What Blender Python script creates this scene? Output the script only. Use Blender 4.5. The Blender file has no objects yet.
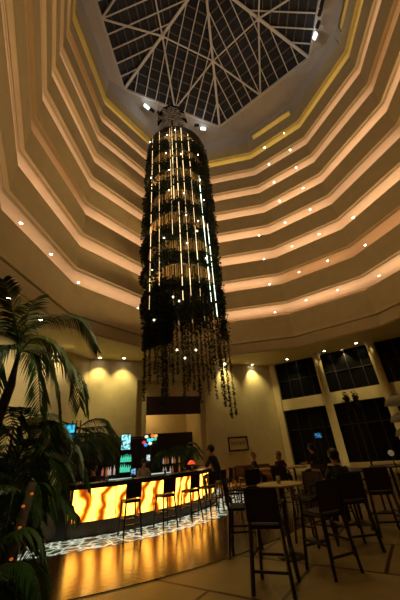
import bpy, bmesh, math, random
import numpy as np
from mathutils import Vector, Matrix
random.seed(7)
PI = math.pi
S = bpy.context.scene
C = S.collection
CZ = 1.7                                             # eye height

# ------------------------------------------------------------------ camera
F = 282.0
_up = Vector((160-200, 300+215, -F)).normalized()
_y = Vector((0, 0, -1)); _y = (_y - _up*_y.dot(_up)).normalized()
_x = _y.cross(_up)
M = Matrix((_x, _y, _up))                            # world = M @ cam
cam = bpy.data.cameras.new('camera'); camo = bpy.data.objects.new('camera', cam); C.objects.link(camo)
cam.sensor_fit = 'VERTICAL'; cam.sensor_height = 36; cam.lens = 36*F/600; cam.clip_start = .05; cam.clip_end = 300
camo.matrix_world = Matrix.Translation((0, 0, CZ)) @ M.to_4x4()
S.camera = camo
def ray(px, py): return (M @ Vector((px-200, 300-py, -F))).normalized()
def at_d(px, py, D):                                 # point at horizontal distance D
    w = ray(px, py); t = D/math.hypot(w.x, w.y); return Vector((w.x*t, w.y*t, CZ+w.z*t))
def at_z(px, py, z):
    w = ray(px, py); t = (z-CZ)/w.z; return Vector((w.x*t, w.y*t, z))
def polar(az, D, z=0): a = math.radians(az); return Vector((D*math.sin(a), D*math.cos(a), z))

# ------------------------------------------------------------------ materials
MATS = {}
def mat(name, col, rough=.6, metal=0, emit=None, es=0, noise=0, nscale=6, bump=0, alpha=None, trans=0, spec=.5):
    if name in MATS: return MATS[name]
    m = bpy.data.materials.new(name); m.use_nodes = True
    nt = m.node_tree; b = nt.nodes['Principled BSDF']
    b.inputs['Base Color'].default_value = (*col, 1); b.inputs['Roughness'].default_value = rough
    b.inputs['Metallic'].default_value = metal
    b.inputs['Specular IOR Level'].default_value = spec
    if trans: b.inputs['Transmission Weight'].default_value = trans
    if emit: b.inputs['Emission Color'].default_value = (*emit, 1); b.inputs['Emission Strength'].default_value = es
    if noise or bump:
        tc = nt.nodes.new('ShaderNodeTexCoord'); n = nt.nodes.new('ShaderNodeTexNoise')
        n.inputs['Scale'].default_value = nscale; n.inputs['Detail'].default_value = 4
        nt.links.new(tc.outputs['Object'], n.inputs['Vector'])
        if noise:
            r = nt.nodes.new('ShaderNodeValToRGB')
            r.color_ramp.elements[0].position = .3; r.color_ramp.elements[1].position = .7
            r.color_ramp.elements[0].color = (*[c*(1-noise) for c in col], 1)
            r.color_ramp.elements[1].color = (*[min(1, c*(1+noise)) for c in col], 1)
            nt.links.new(n.outputs['Fac'], r.inputs['Fac']); nt.links.new(r.outputs['Color'], b.inputs['Base Color'])
        if bump:
            bp = nt.nodes.new('ShaderNodeBump'); bp.inputs['Strength'].default_value = bump
            nt.links.new(n.outputs['Fac'], bp.inputs['Height']); nt.links.new(bp.outputs['Normal'], b.inputs['Normal'])
    MATS[name] = m
    return m
plaster = mat('parapet_plaster', (.62, .53, .31), .75, noise=.05, nscale=1.5)
plaster_low = mat('fascia_plaster', (.62, .53, .31), .7, noise=.05, nscale=1.5)
grey_pl = mat('upper_wall_plaster', (.56, .53, .50), .8, noise=.05, nscale=1.5)
cream = mat('cream_lobby_wall', (.62, .53, .32), .7, noise=.06, nscale=2)
creamc = mat('cream_column', (.62, .52, .30), .6, noise=.06, nscale=2)
soffit = mat('corridor_ceiling', (.76, .66, .54), .8, noise=.04, nscale=2)
slabm = mat('corridor_wall', (.62, .48, .34), .8, noise=.05, nscale=2)
dark_frame = mat('dark_frame', (.012, .010, .008), .5, noise=.2)
night = mat('night_glass', (.003, .003, .004), .35, noise=.2, nscale=1, spec=.12)
white_st = mat('white_steel', (.75, .74, .72), .5, noise=.05)
skyglass = mat('skylight_glass', (.008, .013, .024), .55, noise=.5, nscale=.6)
skybar = mat('skylight_purlin', (.16, .12, .10), .5, noise=.3, nscale=.5)
wood = mat('dark_wood', (.014, .007, .005), .42, noise=.3, nscale=8)
blackm = mat('black_metal', (.012, .011, .010), .45, noise=.2)
leather = mat('dark_leather', (.013, .006, .005), .5, noise=.25, nscale=20, bump=.1)
leafd = mat('palm_leaf', (.045, .11, .022), .45, noise=.4, nscale=3)
leafy = mat('palm_leaf_pale', (.16, .23, .05), .45, noise=.4, nscale=3)
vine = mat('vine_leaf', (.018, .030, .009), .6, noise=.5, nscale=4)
bark = mat('palm_bark', (.09, .065, .035), .85, noise=.4, nscale=14, bump=.5)
gold = mat('gold_strand', (.80, .56, .22), .4, metal=0, noise=.3, nscale=10)
steel = mat('brushed_steel', (.45, .45, .46), .28, metal=.9, noise=.1)
led = mat('led_warm', (1, .8, .5), .5, emit=(1, .72, .36), es=2.2, noise=.05)
ledd = mat('led_warm_dim', (1, .8, .5), .5, emit=(1, .70, .32), es=.8, noise=.05)
ledw = mat('led_cool', (1, 1, .9), .5, emit=(.85, 1, .75), es=3.2, noise=.05)
bulbm = mat('bulb_glow', (1, .9, .7), .5, emit=(1, .80, .50), es=14, noise=.05)
downm = mat('downlight_glow', (1, .9, .7), .5, emit=(1, .84, .62), es=26, noise=.05)
coolm = mat('floodlight_glow', (1, 1, 1), .5, emit=(.80, .95, 1), es=5, noise=.05)
sofam = mat('brown_upholstery', (.10, .045, .022), .7, noise=.2, nscale=12)
tabletop = mat('pale_table_top', (.50, .36, .13), .35, noise=.12, nscale=5)

def onyx():
    m = bpy.data.materials.new('backlit_onyx'); m.use_nodes = True; nt = m.node_tree; b = nt.nodes['Principled BSDF']
    tc = nt.nodes.new('ShaderNodeTexCoord')
    w = nt.nodes.new('ShaderNodeTexWave'); w.wave_type = 'RINGS'; w.rings_direction = 'X'
    w.inputs['Scale'].default_value = 1.0; w.inputs['Distortion'].default_value = 9; w.inputs['Detail'].default_value = 3
    w.inputs['Detail Scale'].default_value = 1.0
    nt.links.new(tc.outputs['Object'], w.inputs['Vector'])
    r = nt.nodes.new('ShaderNodeValToRGB'); e = r.color_ramp.elements
    e[0].position = .0; e[0].color = (.07, .010, .0006, 1)
    e[1].position = .62; e[1].color = (1.0, .44, .05, 1)
    x = e.new(.12); x.color = (.22, .045, .002, 1)
    x = e.new(.32); x.color = (.55, .17, .010, 1)
    nt.links.new(w.outputs['Fac'], r.inputs['Fac'])
    nt.links.new(r.outputs['Color'], b.inputs['Base Color']); nt.links.new(r.outputs['Color'], b.inputs['Emission Color'])
    b.inputs['Emission Strength'].default_value = 6.0; b.inputs['Roughness'].default_value = .2
    return m
onyxm = onyx()

def glowfloor():  # caustic light round the bar foot, painted on the floor as an emissive pattern
    m = bpy.data.materials.new('painted_caustic_floor'); m.use_nodes = True; nt = m.node_tree; b = nt.nodes['Principled BSDF']
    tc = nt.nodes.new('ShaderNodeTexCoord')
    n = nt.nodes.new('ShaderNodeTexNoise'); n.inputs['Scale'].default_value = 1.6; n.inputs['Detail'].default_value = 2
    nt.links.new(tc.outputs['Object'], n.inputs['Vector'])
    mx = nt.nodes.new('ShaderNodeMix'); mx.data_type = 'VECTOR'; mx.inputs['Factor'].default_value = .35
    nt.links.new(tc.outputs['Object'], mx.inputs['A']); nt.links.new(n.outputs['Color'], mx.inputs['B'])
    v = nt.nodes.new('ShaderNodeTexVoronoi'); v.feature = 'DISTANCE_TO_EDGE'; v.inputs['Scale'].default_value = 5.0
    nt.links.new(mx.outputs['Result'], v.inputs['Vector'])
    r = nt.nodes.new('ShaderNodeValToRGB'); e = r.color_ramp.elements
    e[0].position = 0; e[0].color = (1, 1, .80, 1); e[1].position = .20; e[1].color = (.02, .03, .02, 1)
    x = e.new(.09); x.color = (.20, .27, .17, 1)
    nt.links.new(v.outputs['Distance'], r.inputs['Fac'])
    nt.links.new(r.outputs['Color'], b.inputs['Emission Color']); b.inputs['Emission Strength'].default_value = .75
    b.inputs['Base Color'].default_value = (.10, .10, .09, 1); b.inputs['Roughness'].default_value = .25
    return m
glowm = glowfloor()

def stonefloor():
    m = bpy.data.materials.new('jointed_stone_floor'); m.use_nodes = True; nt = m.node_tree; b = nt.nodes['Principled BSDF']
    tc = nt.nodes.new('ShaderNodeTexCoord')
    mp = nt.nodes.new('ShaderNodeMapping'); mp.inputs['Rotation'].default_value = (0, 0, math.radians(33))
    nt.links.new(tc.outputs['Object'], mp.inputs['Vector'])
    br = nt.nodes.new('ShaderNodeTexBrick'); br.inputs['Scale'].default_value = 1.0
    br.inputs['Mortar Size'].default_value = .030; br.inputs['Brick Width'].default_value = 2.1; br.inputs['Row Height'].default_value = 1.5
    br.inputs['Color1'].default_value = (.30, .21, .075, 1); br.inputs['Color2'].default_value = (.27, .19, .07, 1)
    br.inputs['Mortar'].default_value = (.035, .010, .006, 1); br.inputs['Mortar Smooth'].default_value = .1
    nt.links.new(mp.outputs['Vector'], br.inputs['Vector'])
    n = nt.nodes.new('ShaderNodeTexNoise'); n.inputs['Scale'].default_value = 2.5; n.inputs['Detail'].default_value = 6
    nt.links.new(tc.outputs['Object'], n.inputs['Vector'])
    mr = nt.nodes.new('ShaderNodeMapRange'); mr.inputs['To Min'].default_value = .35; mr.inputs['To Max'].default_value = 1.25
    nt.links.new(n.outputs['Fac'], mr.inputs['Value'])
    mx = nt.nodes.new('ShaderNodeMix'); mx.data_type = 'RGBA'; mx.blend_type = 'MULTIPLY'; mx.inputs['Factor'].default_value = 1
    nt.links.new(br.outputs['Color'], mx.inputs['A']); nt.links.new(mr.outputs['Result'], mx.inputs['B'])
    nt.links.new(mx.outputs['Result'], b.inputs['Base Color'])
    mr2 = nt.nodes.new('ShaderNodeMapRange'); mr2.inputs['To Min'].default_value = .22; mr2.inputs['To Max'].default_value = .5
    nt.links.new(n.outputs['Fac'], mr2.inputs['Value']); nt.links.new(mr2.outputs['Result'], b.inputs['Roughness'])
    return m
stonem = stonefloor()

def parquet():
    m = bpy.data.materials.new('polished_brown_parquet'); m.use_nodes = True; nt = m.node_tree; b = nt.nodes['Principled BSDF']
    tc = nt.nodes.new('ShaderNodeTexCoord')
    n = nt.nodes.new('ShaderNodeTexNoise'); n.inputs['Scale'].default_value = 3; n.inputs['Detail'].default_value = 6
    nt.links.new(tc.outputs['Object'], n.inputs['Vector'])
    r = nt.nodes.new('ShaderNodeValToRGB'); e = r.color_ramp.elements
    e[0].color = (.03, .010, .004, 1); e[1].color = (.06, .020, .007, 1)
    nt.links.new(n.outputs['Fac'], r.inputs['Fac']); nt.links.new(r.outputs['Color'], b.inputs['Base Color'])
    b.inputs['Roughness'].default_value = .2; b.inputs['IOR'].default_value = 1.9
    n2 = nt.nodes.new('ShaderNodeTexNoise'); n2.inputs['Scale'].default_value = 9
    nt.links.new(tc.outputs['Object'], n2.inputs['Vector'])
    bp = nt.nodes.new('ShaderNodeBump'); bp.inputs['Strength'].default_value = .03; bp.inputs['Distance'].default_value = .05
    nt.links.new(n2.outputs['Fac'], bp.inputs['Height']); nt.links.new(bp.outputs['Normal'], b.inputs['Normal'])
    return m
parquetm = parquet()

# ------------------------------------------------------------------ mesh helpers
class MB:
    def __init__(s): s.v = []; s.f = []; s.mi = []; s.cur = 0
    def add(s, vs, fs):
        o = len(s.v); s.v += [tuple(v) for v in vs]; s.f += [tuple(i+o for i in f) for f in fs]; s.mi += [s.cur]*len(fs); return s
    def box(s, c, size, rz=0, ry=0, rx=0, bev=0):
        R = Matrix.Rotation(rz, 3, 'Z') @ Matrix.Rotation(ry, 3, 'Y') @ Matrix.Rotation(rx, 3, 'X'); c = Vector(c)
        hx, hy, hz = [q/2 for q in size]
        if bev <= 0:
            vs = [c+R@Vector((x*hx, y*hy, z*hz)) for z in (-1, 1) for x, y in ((-1, -1), (1, -1), (1, 1), (-1, 1))]
            return s.add(vs, [(3, 2, 1, 0), (4, 5, 6, 7), (0, 1, 5, 4), (1, 2, 6, 5), (2, 3, 7, 6), (3, 0, 4, 7)])
        vs = []
        for z, k in ((-hz, bev), (-hz+bev, 0), (hz-bev, 0), (hz, bev)):
            for x, y in ((-1, -1), (1, -1), (1, 1), (-1, 1)):
                ax, ay = hx-k, hy-k
                for (ex, ey) in (((0, y*bev), (x*bev, 0)) if x*y < 0 else ((x*bev, 0), (0, y*bev))):
                    vs.append(c+R@Vector((x*ax-ex, y*ay-ey, z)))
        fs = [tuple(reversed(range(8))), tuple(range(24, 32))]
        for r in range(3):
            for i in range(8): j = (i+1) % 8; fs.append((r*8+i, r*8+j, r*8+8+j, r*8+8+i))
        return s.add(vs, fs)
    def bar(s, a, b, w, h=None):
        a = Vector(a); b = Vector(b); d = (b-a); L = d.length; h = h or w
        q = d.to_track_quat('Z', 'Y').to_matrix()
        vs = [p+q@Vector((x*w/2, y*h/2, 0)) for p in (a, b) for x, y in ((-1, -1), (1, -1), (1, 1), (-1, 1))]
        return s.add(vs, [(3, 2, 1, 0), (4, 5, 6, 7), (0, 1, 5, 4), (1, 2, 6, 5), (2, 3, 7, 6), (3, 0, 4, 7)])
    def tube(s, pts, rad, n=8, cap=True):
        pts = [Vector(p) for p in pts]; m = len(pts); rr = rad if isinstance(rad, (list, tuple)) else [rad]*m
        vs = []
        for i, p in enumerate(pts):
            d = (pts[min(i+1, m-1)]-pts[max(i-1, 0)]); q = d.to_track_quat('Z', 'Y').to_matrix()
            for k in range(n): a = 2*PI*k/n; vs.append(p+q@Vector((math.cos(a)*rr[i], math.sin(a)*rr[i], 0)))
        fs = [(i*n+k, i*n+(k+1) % n, (i+1)*n+(k+1) % n, (i+1)*n+k) for i in range(m-1) for k in range(n)]
        if cap: fs += [tuple(reversed(range(n))), tuple(range((m-1)*n, m*n))]
        return s.add(vs, fs)
    def lathe(s, c, prof, n=24):
        c = Vector(c); vs = []
        for r, z in prof:
            for k in range(n): a = 2*PI*k/n; vs.append(c+Vector((math.cos(a)*r, math.sin(a)*r, z)))
        m = len(prof)
        fs = [(i*n+k, i*n+(k+1) % n, (i+1)*n+(k+1) % n, (i+1)*n+k) for i in range(m-1) for k in range(n)]
        fs += [tuple(reversed(range(n))), tuple(range((m-1)*n, m*n))]
        return s.add(vs, fs)
    def ball(s, c, r, n=12, m=8, sc=(1, 1, 1)):
        c = Vector(c); vs = []; 
        for i in range(m+1):
            t = PI*i/m; rr = max(math.sin(t), .02)
            for k in range(n): a = 2*PI*k/n; vs.append(c+Vector((math.cos(a)*rr*r*sc[0], math.sin(a)*rr*r*sc[1], math.cos(t)*r*sc[2])))
        return s.add(vs, [(i*n+k, (i+1)*n+k, (i+1)*n+(k+1) % n, i*n+(k+1) % n) for i in range(m) for k in range(n)])
    def build(s, name, m, parent=None, smooth=False):
        me = bpy.data.meshes.new(name); me.from_pydata(s.v, [], s.f); me.update()
        ms = m if isinstance(m, (list, tuple)) else [m]
        for q in ms: me.materials.append(q)
        if len(ms) > 1: me.polygons.foreach_set('material_index', s.mi)
        if smooth: me.polygons.foreach_set('use_smooth', [True]*len(me.polygons))
        o = bpy.data.objects.new(name, me); C.objects.link(o)
        if parent: o.parent = parent
        return o
def tag(o, label=None, cat=None, group=None, kind=None):
    if label: o['label'] = label
    if cat: o['category'] = cat
    if group: o['group'] = group
    if kind: o['kind'] = kind
    return o
def empty(name, loc=(0, 0, 0), rz=0):
    o = bpy.data.objects.new(name, None); C.objects.link(o); o.location = loc; o.rotation_euler = (0, 0, rz); o.empty_display_size = .1; return o
def copy_tree(o, parent=None):
    c = o.copy(); C.objects.link(c); c.parent = parent
    for ch in list(o.children): copy_tree(ch, c)
    return c
def struct(o): o['kind'] = 'structure'; return o
LIGHTS = []
def light(kind, loc, power, col, name='lamp_light', rot=None, size=None, sy=None, spot=None, blend=.5, radius=None, target=None):
    l = bpy.data.lights.new(name, kind); l.energy = power; l.color = col
    if kind == 'AREA':
        l.shape = 'RECTANGLE'; l.size = size; l.size_y = sy or size
    if kind in ('POINT', 'SPOT') and radius is not None: l.shadow_soft_size = radius
    if kind == 'SPOT': l.spot_size = spot; l.spot_blend = blend
    o = bpy.data.objects.new(name, l); C.objects.link(o); o.location = loc
    if target is not None: o.rotation_euler = (Vector(target)-Vector(loc)).to_track_quat('-Z', 'Y').to_euler()
    elif rot: o.rotation_euler = rot
    return o

# ------------------------------------------------------------------ atrium ring
V12 = [(-8.42, 8.69), (-7.91, 14.94), (-3.9, 20.1), (1.4, 23.05), (7.54, 22.15), (12.57, 18.78), (15.4, 12.6),
       (14.7, 6.4), (11.0, 1.3), (5.3, -1.3), (-.8, -.9), (-5.5, 2.9)]
N12 = 12
def offset_poly(P, off):
    n = len(P); out = []
    for i in range(n):
        p0, p, p1 = Vector(P[i-1]), Vector(P[i]), Vector(P[(i+1) % n])
        a = (p-p0).normalized(); b = (p1-p).normalized()
        na = Vector((-a.y, a.x)); nb = Vector((-b.y, b.x))        # outward for this (clockwise) order
        q = (na+nb).normalized(); out.append(p+q*(off/max(.3, q.dot(na))))
    return out
def sweep(profile, mb=None, closed=True):
    mb = mb or MB(); m = len(profile); vs = []
    for off, z in profile:
        for p in offset_poly(V12, off): vs.append((p.x, p.y, z))
    fs = []
    for i in range(m if closed else m-1):
        j = (i+1) % m
        for k in range(N12):
            k2 = (k+1) % N12; fs.append((i*N12+k, i*N12+k2, j*N12+k2, j*N12+k))
    mb.add(vs, fs); return mb
D0 = CZ+11.25          # ceiling of the lowest gallery
NF = 9
# parapets
for k in range(8):
    zb = D0+3*k; zt = zb+1.85
    if k == 7:
        zt = zb+1.85
    sweep([(0, zb+.16), (0, zt-.03), (.03, zt), (.22, zt), (.22, zb+.72), (.30, zb+.70), (.30, zb-.03), (.25, zb-.03), (.25, zb+.06), (-.04, zb+.04), (-.04, zb+.14)]).build('wall_parapet', plaster)
for o in [o for o in C.objects if o.name.startswith('wall_parapet')]: struct(o)
# gallery slabs (floor and ceiling) and the inner corridor wall
for k in range(8):
    zb = D0+3*k
    struct(sweep([(.20, zb), (2.3, zb), (2.3, zb+.7), (.20, zb+.7)]).build('ceiling_gallery', soffit))
struct(sweep([(2.3, D0-3), (2.3, D0+25.6), (2.5, D0+25.6), (2.5, D0-3)]).build('wall_corridor', slabm))
# low fascia with two grooves, then the lobby ceiling
zs = CZ+7.0
prof = [(0, CZ+10.05), (.22, CZ+10.05), (.22, CZ+8.3), (2.3, CZ+8.3), (2.3, zs+.2), (.2, zs+.2)]
prof += [(.12, zs+.06), (0, zs+.10), (0, zs+.86), (.10, zs+.88), (.10, zs+.95), (-.04, zs+.97), (-.04, zs+1.05), (0, zs+1.2)]
struct(sweep(prof).build('wall_fascia', plaster_low))
struct(sweep([(-.03, zs), (16, zs), (16, zs+.1), (.14, zs+.1)]).build('ceiling_lobby', plaster_low))
# uppermost storey: plain wall with a slot on two sides, closing in to the six sided skylight
ztop = CZ+35.25
HEX = [(-6.76, 16.4), (4.27, 21.5), (13.9, 14.8), (12.9, 2.9), (1.9, -2.2), (-7.8, 4.5)]
ZH = CZ+37.0; APEX = Vector((3.05, 9.65, ZH+6.4))
mb = MB()
lo = [(p[0], p[1], CZ+35.2) for p in V12]; hi = [(p[0], p[1], CZ+36.0) for p in V12]
mb.add(lo+hi, [(k, (k+1) % 12, 12+(k+1) % 12, 12+k) for k in range(12)])
# soffit from ring to hexagon, triangulated via angle matching
cc = Vector((3.4, 10.4))
hexs = []
for i in range(6):
    a, b = Vector(HEX[i]), Vector(HEX[(i+1) % 6])
    for t in (0, .25, .5, .75): hexs.append(a.lerp(b, t))
rings = []
for i in range(12):
    a, b = Vector(V12[i]), Vector(V12[(i+1) % 12])
    for t in (0, .5): rings.append(a.lerp(b, t))
def ang(p): return math.atan2(p.y-cc.y, p.x-cc.x)
hexs.sort(key=ang); rings.sort(key=ang)
n24 = 24
best = min(range(n24), key=lambda s: sum((hexs[(i+s) % n24]-rings[i]).length for i in range(n24)))
vs = [(p.x, p.y, CZ+36.0) for p in rings]+[(hexs[(i+best) % n24].x, hexs[(i+best) % n24].y, ZH) for i in range(n24)]
mb.add(vs, [(i, (i+1) % n24, n24+(i+1) % n24, n24+i) for i in range(n24)])
struct(mb.build('wall_upper_band', grey_pl))
# the top slot level: infill piers leave it open only along four sides
mb = MB()
def pier(i, t0, t1):
    a, b = Vector(V12[i]), Vector(V12[(i+1) % 12]); p, q = a.lerp(b, t0), a.lerp(b, t1); c = (p+q)/2
    d = b-a; nrm = Vector((-d.y, d.x)).normalized()
    zb = D0+3*7+1.8; zt = CZ+35.25
    mb.box((c.x+nrm.x*.1, c.y+nrm.y*.1, (zb+zt)/2), ((q-p).length, .2, zt-zb), math.atan2(d.y, d.x))
for i in range(12):
    if i == 4: pier(4, 0, .12); pier(4, .93, 1); continue
    if i == 6: pier(6, 0, .12); continue
    if i in (5,): pier(5, 0, .99); continue
    pier(i, 0, 1)
struct(mb.build('wall_upper_infill', grey_pl))
struct(sweep([(.20, CZ+35.25), (2.3, CZ+35.25), (2.3, CZ+36), (.20, CZ+36)]).build('ceiling_gallery', soffit))

# skylight
sky = struct(empty('window_1', (APEX.x, APEX.y, ZH)))
def P(v): return Vector(v)-Vector((APEX.x, APEX.y, ZH))
hv = [Vector((x, y, ZH)) for x, y in HEX]
mb = MB(); up = Vector((0, 0, .35))
mb.add([P(v+up) for v in hv]+[P(APEX+up)], [(i, (i+1) % 6, 6) for i in range(6)]); mb.build('glazing', skyglass, sky)
for i in range(6):                                   # rafters at right angles to each edge, purlins along it
    a, b = hv[i], hv[(i+1) % 6]; mid = (a+b)/2
    raf = MB(); pur = MB()
    e = (b-a); L = e.length; eu = e/L
    q = (APEX-a); ta = q.dot(eu)/L
    nr = 10
    for j in range(1, nr):
        t = j/nr; p = a+e*t
        # climb towards apex height until meeting a ridge
        foot = a+e*ta; sl = (APEX-foot)
        f = t/ta if t < ta else (1-t)/(1-ta)
        raf.bar(P(p), P(p+sl*f), .10, .14)
    for j in range(0, 13):
        s_ = j/13
        pur.bar(P(a.lerp(APEX, s_)+up*.7), P(b.lerp(APEX, s_)+up*.7), .10, .10)
    raf.build('rafter_set', white_st, sky); pur.build('purlin_set', skybar, sky)
    MB().bar(P(a), P(APEX), .26, .3).build('ridge_beam', white_st, sky)
    MB().bar(P(a), P(b), .2, .3).build('edge_beam', white_st, sky)
nodes = [hv[i].lerp(APEX, .5) for i in range(6)]; dn = Vector((0, 0, -.25))
for i in range(6):
    m_ = (hv[i]+hv[(i+1) % 6])/2
    MB().tube([P(nodes[i]+dn), P(m_)], .10).build('strut', white_st, sky)
    MB().tube([P(nodes[(i+1) % 6]+dn), P(m_)], .10).build('strut', white_st, sky)
    MB().tube([P(nodes[i]+dn), P(nodes[(i+1) % 6]+dn)], .08).build('strut', white_st, sky)
    MB().ball(P(nodes[i]+dn), .28).build('node', white_st, sky)

# ------------------------------------------------------------------ lobby shell
LW = [(-8.8, 20.9), (6.16, 27.1), (24, 15.43), (23, -8), (-12, -8), (-14.5, 8), (-11.5, 14.5)]
def wall_piece(mb, a, b, z0, z1, th=.3, side=1):
    a, b = Vector(a), Vector(b); d = b-a; n = Vector((-d.y, d.x)).normalized()*th/2*side; c = (a+b)/2+n
    mb.box((c.x, c.y, (z0+z1)/2), (d.length, th, z1-z0), math.atan2(d.y, d.x))
A, B = Vector(LW[0]), Vector(LW[1])
def wallpt(az):                                       # where the back wall is met at this azimuth
    t = math.tan(math.radians(az)); s = (B-A); u = (A.x-t*A.y)/(t*s.y-s.x); return A+s*u
mb = MB()
p0, p1 = wallpt(-13.6), wallpt(-.3)
wall_piece(mb, A, p0, 0, zs); wall_piece(mb, p1, B, 0, zs); wall_piece(mb, p0, p1, CZ+5.45, zs)
# shallow recess: back pieces 0.35 m deeper
nn = Vector((-(B-A).y, (B-A).x)).normalized()
q0, q1 = wallpt(-11.6), wallpt(-1.3)
off = nn*.35
wall_piece(mb, p0+off, q0+off, 0, CZ+5.5); wall_piece(mb, q1+off, p1+off, 0, CZ+5.5)
wall_piece(mb, q0+off, q1+off, CZ+4.2, CZ+5.5)
for p in (p0, p1): wall_piece(mb, p, p+nn*.4, 0, CZ+5.5, .1)
struct(mb.build('wall_back', cream))
struct(tag(MB().box(((q0+q1)/2+off).to_3d()+Vector((0, 0, CZ+3.58)), ((q1-q0).length, .2, 1.35), math.atan2((B-A).y, (B-A).x)).build('trim_1', mat('dark_red_panel', (.022, .008, .005), .5, noise=.3))))
# room behind the recess
mb = MB(); dp = nn*4.2
wall_piece(mb, q0+dp, q1+dp, 0, CZ+4.2)
wall_piece(mb, q0+off, q0+dp, 0, CZ+4.2, .15, 1); wall_piece(mb, q1+off, q1+dp, 0, CZ+4.2, .15, -1)
struct(mb.build('wall_recess', cream))
mb = MB(); dl = nn*2.6; wall_piece(mb, q0+dl, q1+dl, 0, CZ+1.75, .2); struct(mb.build('wall_recess_darkener', wood))  # dark partition added to darken the lower recess
mb = MB(); mb.add([(*(q0+off), CZ+4.2), (*(q1+off), CZ+4.2), (*(q1+dp), CZ+4.2), (*(q0+dp), CZ+4.2)], [(0, 1, 2, 3)])
struct(mb.build('ceiling_recess', cream))
rc = (q0+q1)/2+nn*2.2
light('POINT', (rc.x-1.5, rc.y, CZ+3.2), 60, (1, .62, .22), radius=.2)
# window wall
Wd = (Vector(LW[2])-B).normalized(); Wn = Vector((-Wd.y, Wd.x)); Wang = math.atan2(Wd.y, Wd.x)
def wpt(az):
    t = math.tan(math.radians(az)); u = (B.x-t*B.y)/(t*Wd.y-Wd.x); return u
cols = [wpt(22.0), wpt(31.1), wpt(37.6), wpt(43.0)]
def wp(u, z, n=0): p = B+Wd*u+Wn*n; return Vector((p.x, p.y, z))
mb = MB()
mb.box(wp(.25, zs/2, .1), (.5, .5, zs), Wang)
zt0, zt1 = CZ+2.85, CZ+3.75
Lw = (Vector(LW[2])-B).length
mb.box(wp(Lw/2, (zt0+zt1)/2, .15), (Lw, .35, zt1-zt0), Wang)
mb.box(wp(Lw/2, .2, .15), (Lw, .3, .4), Wang)
struct(mb.build('wall_right', cream))
for u in cols:
    struct(MB().lathe(wp(u, 0, -.55), [(.36, 0), (.36, .3), (.30, .34), (.30, zs-.25), (.36, zs-.2), (.36, zs)], 28).build('wall_column', creamc, smooth=True))
us = [.5]+cols+[Lw]
wi = 2
for r, (z0, z1) in enumerate(((.4, zt0), (zt1, zs))):
    for i in range(len(us)-1):
        u0, u1 = us[i], us[i+1]; w = struct(empty('window_%d' % wi, wp((u0+u1)/2, z0, .2), Wang)); wi += 1
        W_ = u1-u0; H = z1-z0
        MB().box((0, .12, H/2), (W_, .02, H)).build('pane', night, w)
        f = MB()
        for j in range(5): f.box((-W_/2+W_*j/4, .05, H/2), (.05 if j % 4 else .12, .1, H))
        for zz in ((0, H/2, H) if r else (0, H*.62, H)): f.box((0, .05, zz), (W_, .1, .06))
        f.build('frame', mat('grey_mullion', (.035, .033, .028), .4, metal=.4, noise=.1), w)
# remaining enclosing walls (left side and behind the viewer)
for i, nm in ((2, 'far_right'), (3, 'rear'), (4, 'left_near'), (5, 'left'), (6, 'left_back')):
    mb = MB(); wall_piece(mb, LW[i], LW[(i+1) % 7], 0, zs); struct(mb.build('wall_'+nm, cream))
# floors
struct(MB().box((4, 10, -.1), (44, 40, .2)).build('floor', stonem))
BC = Vector((-5.6, 14.5))
def ring_slab(r0, r1, a0, a1, z0, z1, m, name, parent=None, n=64, ctr=BC, kind=None, org=Vector((0, 0, 0))):
    mb = MB(); vs = []
    for i in range(n+1):
        a = math.radians(a0+(a1-a0)*i/n); c, s_ = math.cos(a), math.sin(a)
        for r, z in ((r0, z0), (r1, z0), (r1, z1), (r0, z1)): vs.append((ctr.x+c*r-org.x, ctr.y+s_*r-org.y, z-org.z))
    fs = [(i*4+j, i*4+4+j, i*4+4+(j+1) % 4, i*4+(j+1) % 4) for i in range(n) for j in range(4)]
    fs += [(0, 1, 2, 3), (n*4+3, n*4+2, n*4+1, n*4)]
    mb.add(vs, fs); return mb.build(name, m, parent)
struct(ring_slab(6.95, 9.6, -125, 60, -.05, .012, parquetm, 'floor_parquet', n=90))
struct(ring_slab(5.72, 6.95, -110, 60, -.05, .02, glowm, 'floor_caustic_ring', n=90))

# ------------------------------------------------------------------ lighting: unseen uplights added for bounced light in the galleries
WARM = (1, .60, .32); YEL = (1, .66, .12)
for k in range(9):
    zb = D0+3*k if k < 8 else CZ+35.25
    zl = zb-1.75
    pc = offset_poly(V12, 1.15)
    for i in range(12):
        if i in (8, 9): continue
        if k == 8 and i not in (4, 6): continue
        a, b = pc[i], pc[(i+1) % 12]; c = (a+b)/2; d = b-a
        col = YEL if k >= 7 else WARM
        fac = random.choice((1, .95, .8, .55, 1.1)) if k < 7 else (.62 if k == 7 else .5)
        if fac == .55: col = (1, .50, .20)
        fac *= {0: .72, 10: .6, 11: .6, 1: .9, 6: .85, 7: .75}.get(i, 1)
        if k in (5, 6): fac *= .85
        l = light('AREA', (c.x, c.y, zl), 45*fac, col, 'gallery_fill', rot=(PI, 0, math.atan2(d.y, d.x)), size=d.length*.9, sy=.6)
        l.data.spread = math.radians(118)
        l.rotation_euler = (Matrix.Rotation(math.atan2(d.y, d.x), 4, 'Z') @ Matrix.Rotation(PI, 4, 'X')).to_euler()

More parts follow.
